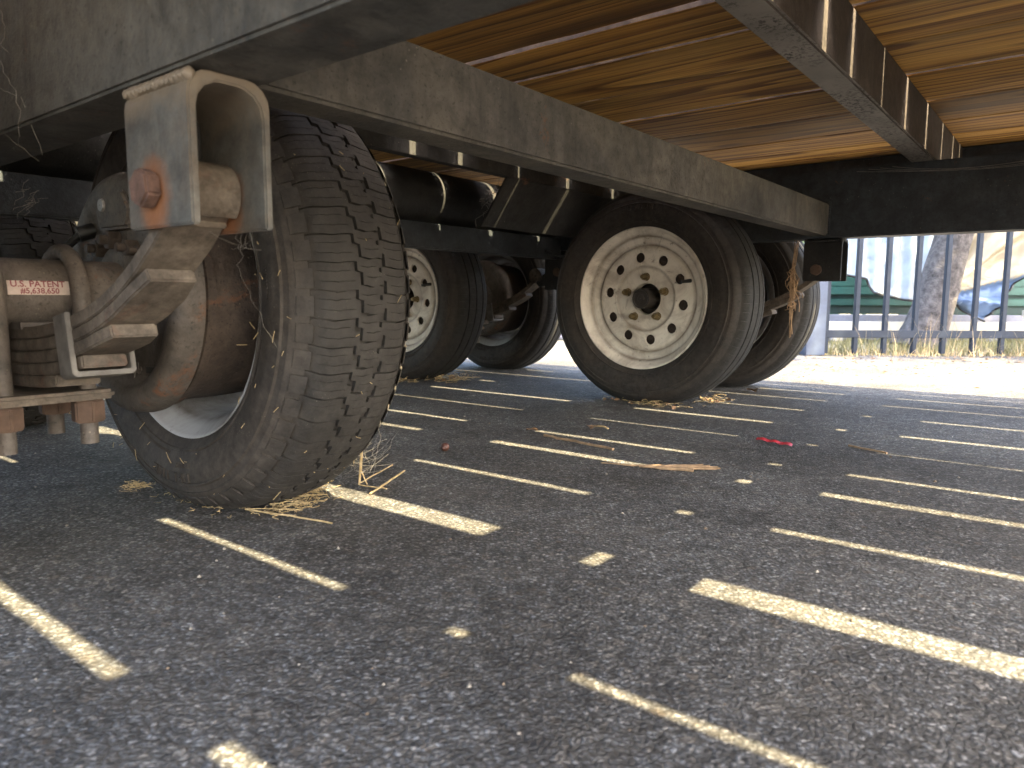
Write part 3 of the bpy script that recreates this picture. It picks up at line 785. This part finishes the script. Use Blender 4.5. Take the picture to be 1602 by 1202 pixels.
# tarps
def tarp(name, u, d, top, hem, ztop, label, mats, split=None, folds=9, amp=.03, nu=120, nv=60, rope=True, fan=None):
    t = thing(name, u, d, label, 'tarp')
    def H(s, pl):
        s *= pl[-1][0]
        for a, b in zip(pl, pl[1:]):
            if s <= b[0]: q = (s-a[0])/(b[0]-a[0]); return a[1]+(b[1]-a[1])*q, a[2]+(b[2]-a[2])*q
        return pl[-1][1:]
    vs = []; fs = []
    for j in range(nv+1):
        v = j/nv
        for i in range(nu+1):
            s = i/nu; hx, hz = H(s, hem); tx = top[0]+(top[1]-top[0])*s
            x = tx+(hx-tx)*v; z = ztop+(hz-ztop)*v
            y = amp*math.sin(s*folds*6.28+.9*math.sin(v*3+s*5))*(.35+.65*(1-abs(v-.4)))+.25*(1-v)*.6+.006*math.sin(31*s+37*v)*math.sin(23*v+9*s)
            if fan: an = math.atan2(z-fan[1], x-fan[0]); y = .045*math.sin(an*15)+.025*math.sin(an*34+1)+.2*(1-v)+.006*math.sin(40*v+20*s)
            vs.append((x, y, z))
    k = nu+1
    for j in range(nv):
        for i in range(nu): fs.append((j*k+i, j*k+i+1, (j+1)*k+i+1, (j+1)*k+i))
    me = bpy.data.meshes.new('cover'); me.from_pydata(vs, [], fs)
    for m in mats: me.materials.append(m)
    bm = bmesh.new(); bm.from_mesh(me)
    if split:
        for f in bm.faces:
            c = f.calc_center_median()
            if c.z < split[0]+split[1]*c.x: f.material_index = 1
    bmesh.ops.solidify(bm, geom=bm.faces[:], thickness=.004)
    bm.to_mesh(me); bm.free(); me.polygons.foreach_set('use_smooth', [True]*len(me.polygons))
    link('cover', me, t)
    if rope:
        MB().tube([(x, y-.004, z) for x, y, z in vs[nv*k:nv*k+k]], .009, 6).build('hem_rope', M['blackplastic'], t, smooth=True)
    return t
tarp('hanging_tarp', 2.47, 5.4, (0., .66), [(0, 0., .50), (.24, .15, .47), (.35, .20, .37), (.7, .44, .318), (1., .66, .30)], 1.35, 'pale blue tarp with vertical folds hanging left of the leaning tree trunk', [M['tarp_pale']], folds=5, amp=.025)
tarp('draped_tarp', 3.12, 5.3, (.26, 1.9), [(0, 0., .35), (.26, .33, .166), (.55, .66, .60), (1., 1.6, 1.25)], 1.75, 'beige and blue tarp pulled to a low point right of the tree trunk', [M['tarp_beige'], M['tarp_blue']], split=(.335, .30), folds=7, amp=.035, fan=(-.05, .33))
gb = thing('green_boat_body', 3.3, 6.1, 'low green banded body showing below the pale blue tarp behind the fence', 'boat')
mb = MB()
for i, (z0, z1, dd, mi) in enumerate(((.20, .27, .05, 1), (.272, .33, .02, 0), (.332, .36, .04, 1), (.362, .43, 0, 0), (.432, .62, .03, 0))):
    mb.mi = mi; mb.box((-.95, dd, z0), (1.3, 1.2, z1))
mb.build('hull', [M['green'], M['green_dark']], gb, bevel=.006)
for x in (-.7, 1.0): MB().box((x-.06, .2, 0), (x+.06, 1., .199)).build('support_block', M['kerb'], gb, bevel=.01)
wt = thing('white_timber', 3.4, 5.62, 'long white board lying low on the ground behind the tree trunk', 'board')
MB().box((-1.25, -.03, .082), (1.7, .03, .152)).build('board', M['white'], wt, bevel=.006)
for x in (-.9, .3, 1.3): MB().box((x-.05, -.05, 0), (x+.05, .05, .081)).build('support_block', M['kerb'], wt, bevel=.006)
kb = MB().box((-3, -.08, 0), (5, .08, .20)).build('low_concrete_wall', M['kerb'], None, bevel=.01)
kb.location = yard(3.2, 5.85); kb.rotation_euler = (0, 0, RZ); tag(kb, 'low pale grey concrete wall behind the white board', 'wall')
# small pale frame at the right
fr = thing('pale_hitch_frame', 3.80, 5.2, 'small pale upright hitch frame at the right edge under the beige tarp', 'frame')
MB().box((-.02, -.02, 0), (.02, .02, .52)).build('upright', M['white'], fr, bevel=.003)
MB().box((-.16, -.03, .20), (.5, -.005, .25)).build('beam', M['white'], fr, bevel=.003)
MB().box((-.10, .0, .06), (.5, .022, .09)).build('beam', M['white'], fr, bevel=.003)
MB().tube([(-.12, -.02, .25), (-.06, -.02, .33), (.0, -.02, .40)], .014, 8).build('brace', M['white'], fr, smooth=True)
MB().lathe([(-.05, .02), (-.05, .06), (.05, .06), (.05, .02)], 20, (.12, .05, .38)).build('drum', M['tarp_pale'], fr, smooth=40)
# grass and weeds
def blades(name, items, mat, label, cat=None, kind='stuff', loc=None, n=3):
    mb = MB()
    for base, h, lean, w in items:
        b = Vector(base); l = Vector(lean); pr = []
        side = Vector((random.uniform(-1, 1), random.uniform(-1, 1), 0)).normalized()
        vs = []
        for q in range(n+1):
            f = q/n; p = b+Vector((0, 0, h*f))+l*(f*f); ww = w*(1-f*.85)
            vs += [p-side*ww, p+side*ww]
        mb.add(vs, [(2*q, 2*q+1, 2*q+3, 2*q+2) for q in range(n)])
    o = mb.build(name, mat); tag(o, label, cat, kind=kind)
    if loc: o.location = loc; o.rotation_euler = (0, 0, RZ)
    return o
it = []
for i in range(9000):
    u = random.uniform(1.2, 5.2); d = 4.2+random.random()**1.5*2.2
    it.append(((u, d, -.012), random.uniform(.02, .09), (random.uniform(-.04, .04), random.uniform(-.04, .04), 0), .0028))
blades('verge_grass', it, M['grass'], 'patchy green and dry grass behind the metal fence', 'grass', loc=yard(0, 0))
it = []
for i in range(120):
    u = random.choice((2.55, 2.95, 3.05, 2.2))+random.gauss(0, .12); d = 4.12+random.uniform(-.12, .10)
    it.append(((u, d, 0), random.uniform(.05, .26), (random.gauss(0, .06), random.gauss(0, .06), 0), .0016))
for i in range(600):
    u = random.uniform(1.8, 4.6); d = 4.13+random.gauss(0, .05)
    it.append(((u, d, 0), random.uniform(.01, .05), (random.gauss(0, .02), random.gauss(0, .02), 0), .0022))
blades('dry_weeds', it, M['straw'], 'dry straw coloured weeds along the foot of the metal fence', 'weeds', loc=yard(0, 0))
# hedge closing the yard on the far sides
def hedge(name, p0, p1, h, th, n, label):
    mb = MB(); rs = random.Random(len(label)); a, b = Vector(p0), Vector(p1); L = (b-a).length; t = (b-a)/L; nn = Vector((-t.y, t.x, 0))
    for i in range(n):
        s_ = rs.random()*L; z = h*rs.random()*(.85+.15*math.sin(s_*2.1)+.1*math.sin(s_*5)); o = a+t*s_+nn*rs.gauss(0, th)+Vector((0, 0, z))
        n1 = Vector((rs.uniform(-1, 1), rs.uniform(-1, 1), rs.uniform(-1, 1))).normalized(); n2 = n1.orthogonal(); q = rs.uniform(.06, .16)
        mb.add([o-n1*q, o-n2*q*.6, o+n1*q, o+n2*q*.6], [(0, 1, 2, 3)])
    tag(mb.build(name, M['leaf']), label, 'hedge', kind='stuff')
hedge('hedge', (13, -14, 0), (9, 14, 0), 3.2, .35, 14000, 'dense green hedge closing the yard beyond the tarps')

# ------------------------------------------------------------------ litter on the ground, straw and cobwebs
def strand(p0, p1, sag=0., wob=.004, n=7, rs=random):
    p0, p1 = Vector(p0), Vector(p1); out = []
    for i in range(n+1):
        f = i/n; p = p0.lerp(p1, f)+Vector((rs.gauss(0, wob), rs.gauss(0, wob), -sag*4*f*(1-f)))*(1 if 0 < i < n else 0); out.append(p)
    return out
def clump(name, c, ext, n, label, cat='straw', rad=.0006, up=.03, mat='straw', flakes=0, ln=(.02, .06)):
    mb = MB(); rs = random.Random(int(abs(c[0]*1000))+n)
    for i in range(n):
        p = Vector((c[0]+rs.gauss(0, ext[0]), c[1]+rs.gauss(0, ext[1]), .001+abs(rs.gauss(0, up))))
        a = rs.uniform(0, 6.28); l = rs.uniform(*ln); e = p+Vector((math.cos(a)*l, math.sin(a)*l, rs.gauss(0, up*.5))); e.z = max(.001, e.z)
        mb.tube(strand(p, e, rs.uniform(-.004, .004), .0025, 5, rs), rad*rs.uniform(.6, 1.5), 4)
    mb.mi = 1
    for i in range(flakes):
        p = Vector((c[0]+rs.gauss(0, ext[0]), c[1]+rs.gauss(0, ext[1]), .003+abs(rs.gauss(0, up*.6)))); q = rs.uniform(.004, .010)
        n1 = Vector((rs.uniform(-1, 1), rs.uniform(-1, 1), rs.uniform(-.5, .5))).normalized(); n2 = n1.orthogonal()
        mb.add([p-n1*q, p-n2*q*.5+Vector((0, 0, .002)), p+n1*q, p+n2*q*.5+Vector((0, 0, .002))], [(0, 1, 2, 3)])
    mb.v = [(x, y, max(z, .0006)) for x, y, z in mb.v]
    return tag(mb.build(name, [M[mat], M['leafbrown']], smooth=60), label, cat, kind='stuff')
clump('straw_tuft', (.070, -.088), (.013, .012), 110, 'sunlit tuft of dry straw caught under the tread of the nearest tyre', up=.009, flakes=0, rad=.0004, ln=(.012, .035))
clump('straw_tuft', (.015, -.125), (.022, .014), 80, 'flat mat of thin straw in front of the nearest tyre', up=.002, flakes=0, ln=(.012, .03), rad=.0004)
clump('straw_tuft', (-.085, .150), (.007, .007), 34, 'small yellow straw tuft at the left side of the nearest tyre', up=.006, rad=.0004, ln=(.008, .024))
clump('straw_tuft', (-.06, .02), (.018, .06), 60, 'line of chaff along the foot of the nearest tyre sidewall', up=.003, ln=(.006, .02), rad=.0004)
clump('straw_tuft', (1.305, -.05), (.016, .07), 60, 'brown straw and leaf scraps at the foot of the white rimmed front wheel', up=.006, flakes=18, rad=.0005, ln=(.015, .04))
clump('straw_tuft', (1.49, -.17), (.025, .02), 45, 'straw wedged behind the white rimmed front wheel', up=.008, flakes=10, rad=.0005, ln=(.015, .04))
clump('straw_tuft', (1.42, .84), (.05, .03), 80, 'straw tuft in the sun at the foot of the second white rimmed wheel', up=.012, flakes=20)
clump('straw_tuft', (1.27, 1.02), (.02, .07), 50, 'reddish leaf scraps along the foot of the second white rimmed wheel', up=.006, flakes=20)
clump('leaf_pile', (.16, 1.14), (.03, .03), 30, 'orange brown leaf pile in sunlight seen below the axle', 'leaves', up=.02, flakes=50)
def stick(name, pts, rad, label, cat, mat='straw', extra=None):
    mb = MB(); mb.tube(pts, rad, 6)
    for e in extra or []: mb.tube(e, (rad if not isinstance(rad, list) else max(rad))*.5, 5)
    return tag(mb.build(name, M[mat], smooth=60), label, cat)
rs = random.Random(11)
stick('dry_stalk', strand((.128, -.168, .003), (.262, -.104, .005), 0, .0004), .0017, 'straight pale straw stem lying beside the wide sunlit strip', 'straw')
stick('dry_stalk', [(.150, -.115, .004), (.152, -.117, .03), (.150, -.122, .055), (.147, -.126, .088)], [.0016, .0024, .0024, .0012], 'upright straw stem leaning against the tread of the nearest tyre', 'straw', extra=[strand((.150, -.115, .006), (.265, -.07, .010), 0, .001, 7, rs), strand((.152, -.117, .03), (.156, -.128, .005), 0, .001, 5, rs), strand((.15, -.115, .004), (.165, -.165, .002), 0, .001, 5, rs)])
stick('dry_stalk', strand((-.045, -.096, .004), (-.005, -.243, .002), 0, .002, 8, rs), .0013, 'long thin straw stalk on the asphalt in front of the nearest tyre', 'straw', extra=[strand((-.045, -.096, .004), (.0, -.17, .006), 0, .003, 6, rs), strand((-.03, -.12, .003), (-.04, -.17, .002), 0, .003, 6, rs), strand((-.045, -.096, .004), (-.05, -.14, .004), 0, .003, 6, rs)])
stick('twig', strand((.70, -.095, .004), (.663, -.295, .004), 0, .003, 9, rs), .0028, 'thin pale twig lying between two sunlit strips', 'twig', 'twig')
stick('frayed_bark_strip', strand((.54, -.34, .004), (.595, -.50, .004), 0, .003, 9, rs), [.0008+.0003*i for i in range(10)], 'frayed dry bark strip on the asphalt near the middle', 'bark', 'twig', extra=[strand((.56, -.41, .004), (.615+.02*rs.random(), -.50-.04*rs.random(), .008*rs.random()+.002), 0, .003, 6, rs) for i in range(9)])
stick('twig', strand((.868, -.118, .003), (.868, -.162, .003), -.004, .001, 6, rs), .0024, 'short curved straw twig at the end of a faint sunlit strip', 'twig')
stick('twig', strand((1.02, -.66, .003), (.985, -.74, .003), 0, .001, 6, rs), .002, 'tiny brown twig far right on the asphalt', 'twig', 'twig')
# curled dead leaves
def dead_leaf(c, s_, rz, label, mat='leafbrown'):
    mb = MB(); n = 6; vs = []
    for i in range(n+1):
        f = i/n; w = math.sin(math.pi*(.06+.9*f))*.38
        for q in (-1, -.5, 0, .5, 1): vs.append(((f-.5)*s_, q*w*s_, .002+.18*s_*(q*q)*abs(math.sin(3*f+1))+.10*s_*math.sin(f*3)))
    mb.add(vs, [(i*5+q, i*5+q+1, i*5+q+6, i*5+q+5) for i in range(n) for q in range(4)])
    o = mb.build('dead_leaf', M[mat], smooth=70); o.location = (*c, .001); o.rotation_euler = (0, 0, rz); tag(o, label, 'leaf')
dead_leaf((.85, -.128), .036, .4, 'curled tan dead leaf above a sunlit strip near the middle')
dead_leaf((.735, -.035), .026, 2., 'small dark red dead leaf at the tip of a sunlit strip')
dead_leaf((1.80, -.17), .05, .9, 'brown dead leaf at the foot of the farthest right wheel')
# acorn
ac = MB(); ac.lathe([(-.010, .0005), (-.0085, .0045), (-.002, .0078), (.003, .0080), (.0035, .0090), (.007, .0078), (.0095, .004), (.012, .0012), (.0135, .0012), (.0135, .0003)], 20)
o = ac.build('acorn', simple('acorn_shell', (.085, .035, .025), .5, .4, 80), smooth=50); o.location = (.451, -.025, .0085); o.rotation_euler = (0, R(12), R(200)); tag(o, 'small dark brown acorn on the asphalt right of the nearest tyre', 'acorn')
# red ribbon
mb = MB(); vs = []
for i in range(13):
    f = i/12; p = Vector((.965, -.484, 0)).lerp(Vector((.937, -.570, 0)), f); z = .003+.003*math.sin(f*9)**2
    vs += [(p.x-.009, p.y, z), (p.x+.009, p.y+.003, z+.002)]
mb.add(vs, [(2*i, 2*i+1, 2*i+3, 2*i+2) for i in range(12)])
tag(mb.build('red_plastic_strip', simple('red_plastic', (.60, .02, .03), .4, .2, 40, bump=0), smooth=60), 'small red plastic strip lying on the dark asphalt', 'strip')
# loose grit
gm = [simple('pale_grit', (.24, .21, .17), .8, .3, 40), simple('brown_grit', (.15, .11, .075), .85, .4, 40)]
mb = MB(); rs = random.Random(21)
for i in range(170):
    d = .35+2.2*rs.random()**1.3; u = rs.uniform(-.75, .8)*d; p = BASE+RGT*u+FWD*d
    q = rs.choice((.001, .0012, .0015, .002, .003)); mb.mi = 0 if rs.random() < .6 else 1
    vs = [Vector((rs.uniform(.7, 1.2)*x*q, rs.uniform(.7, 1.2)*y*q, rs.uniform(.5, .9)*z*q))+Vector((p.x, p.y, q*.35)) for x, y, z in ((1,0,0),(-1,0,0),(0,1,0),(0,-1,0),(0,0,1),(0,0,-1))]
    mb.add(vs, [(0,2,4),(2,1,4),(1,3,4),(3,0,4),(2,0,5),(1,2,5),(3,1,5),(0,3,5)])
tag(mb.build('loose_grit', gm), 'loose grit and small stones scattered over the asphalt', 'grit', kind='stuff')
# cobwebs
def web(name, strands, rad, label, mat='web'):
    mb = MB()
    for st in strands: mb.tube(st, rad, 4)
    return tag(mb.build(name, M[mat], smooth=60), label, 'cobweb')
rs = random.Random(31)
xn = RAIL1-HW-.004
web('cobweb', [strand((xn, -.10, .62), (xn-.005, -.13, .56), 0, .002, 8, rs), strand((xn, -.09, .56), (xn-.004, -.14, .515), 0, .001, 6, rs), strand((xn, -.06, .54), (xn-.004, -.14, .515), 0, .001, 6, rs), strand((xn-.004, -.14, .515), (xn-.002, -.135, .475), 0, .001, 6, rs), strand((xn-.002, -.135, .475), (xn+.01, -.08, .47), 0, .001, 6, rs), strand((xn, -.05, .50), (xn+.02, -.12, .455), 0, .001, 6, rs), strand((xn, -.14, .515), (xn+.02, -.13, .46), 0, .001, 6, rs)], .00025, 'thin pale cobweb threads on the face of the near frame rail at far left')
fz = [strand((-.26+rs.gauss(0, .01), -.02, .435+rs.gauss(0, .006)), (-.29+rs.gauss(0, .006), -.05+rs.gauss(0, .01), .41+rs.gauss(0, .012)), 0, .003, 6, rs) for i in range(8)]
web('cobweb', fz, .0002, 'fuzzy white cobweb bundle under the near rail at the left edge')
web('cobweb', [strand((-.245, -.44, .366), (-.20, -.36, .330), .006, .002, 10, rs), strand((-.20, -.36, .33), (-.12, -.30, .25), .0, .002, 10, rs)]+[strand((-.245+rs.gauss(0, .01), -.44+rs.gauss(0, .02), .366), (-.22+rs.gauss(0, .02), -.40+rs.gauss(0, .02), .352), .004, .002, 5, rs) for i in range(5)], .00015, 'dusty cobweb hanging below the grey spring hanger')
web('cobweb', [strand((.03+rs.uniform(-.04, .10), -.22+rs.gauss(0, .02), .06+rs.uniform(0, .06)), (.08+rs.uniform(-.03, .07), -.14+rs.gauss(0, .03), .01+rs.uniform(0, .05)), .006, .003, 7, rs) for i in range(26)], .0002, 'tangle of cobweb between the tread of the nearest tyre and the ground')
hs = [(1.615, -.352, .478), (1.612, -.348, .42), (1.606, -.346, .35), (1.60, -.350, .27), (1.596, -.352, .20)]
web('hanging_root', [[Vector(p)+Vector((rs.gauss(0, .003), rs.gauss(0, .004), rs.gauss(0, .006))) for p in hs] for i in range(4)]+[strand(Vector(hs[1]).lerp(Vector(hs[3]), rs.random()), Vector(hs[1]).lerp(Vector(hs[3]), rs.random())+Vector((rs.gauss(0, .012), rs.gauss(0, .012), -.01)), 0, .005, 6, rs) for i in range(26)], .0013, 'dry stringy tangle hanging from the far spring hanger beside the right wheel', 'twig')
web('cobweb', [strand((1.634, -.95+.02*i, .675-.03*rs.random()), (1.634, -.50-.03*i, .665+.01*rs.random()), .012, .001, 9, rs) for i in range(4)], .0005, 'long dusty cobweb threads along the far frame rail')
web('cobweb', [strand((1.00+rs.uniform(-.01, .03), .25+rs.uniform(0, .10), .66-rs.uniform(0, .13)), (1.02+rs.uniform(-.03, .03), .27+rs.uniform(0, .10), .64-rs.uniform(0, .13)), 0, .006, 6, rs) for i in range(16)], .0006, 'sunlit dusty cobweb clot on the pipe behind the crossmember')
# chaff stuck to the nearest tyre
mb = MB(); rs = random.Random(41)
for i in range(80):
    a = rs.uniform(R(-165), R(-20)) if rs.random() < .6 else rs.uniform(R(95), R(200)); 
    if rs.random() < .5: w = rs.uniform(-.075, .075); r = crown(w)+.001; x = w
    else: r = rs.uniform(.22, .30); x = -.104+.0*(r); 
    p = Vector((x, -r*math.cos(a)*-1, ZC+r*math.sin(a))); 
    if p.z < .01: continue
    e = p+Vector((rs.gauss(0, .003), rs.gauss(0, .006), rs.gauss(0, .006)))
    mb.tube([p, p.lerp(e, .5)+Vector((-.001, -.001, 0)), e], .0004, 4)
tag(mb.build('chaff', M['straw'], smooth=60), 'pale chaff stuck to the nearest tyre', 'chaff', kind='stuff')

# leaf litter on the sunlit pavement by the fence
mb = MB(); rs = random.Random(77)
for i in range(1600):
    u = rs.uniform(.3, 4.2); d = 4.1-abs(rs.gauss(0, .75)); p = BASE+RGT*u+FWD*d
    if p.x < 2.2: continue
    q = rs.uniform(.004, .014); a = rs.uniform(0, 6.28); mb.mi = 0 if rs.random() < .55 else 1
    c, s_ = math.cos(a), math.sin(a); z = .002
    mb.add([(p.x-c*q, p.y-s_*q, z), (p.x+s_*q*.4, p.y-c*q*.4, z+q*.25), (p.x+c*q, p.y+s_*q, z), (p.x-s_*q*.4, p.y+c*q*.4, z+q*.2)], [(0, 1, 2, 3)])
tag(mb.build('leaf_litter', [M['leafbrown'], M['twig']]), 'brown leaf litter on the sunlit pavement in front of the metal fence', 'leaves', kind='stuff')
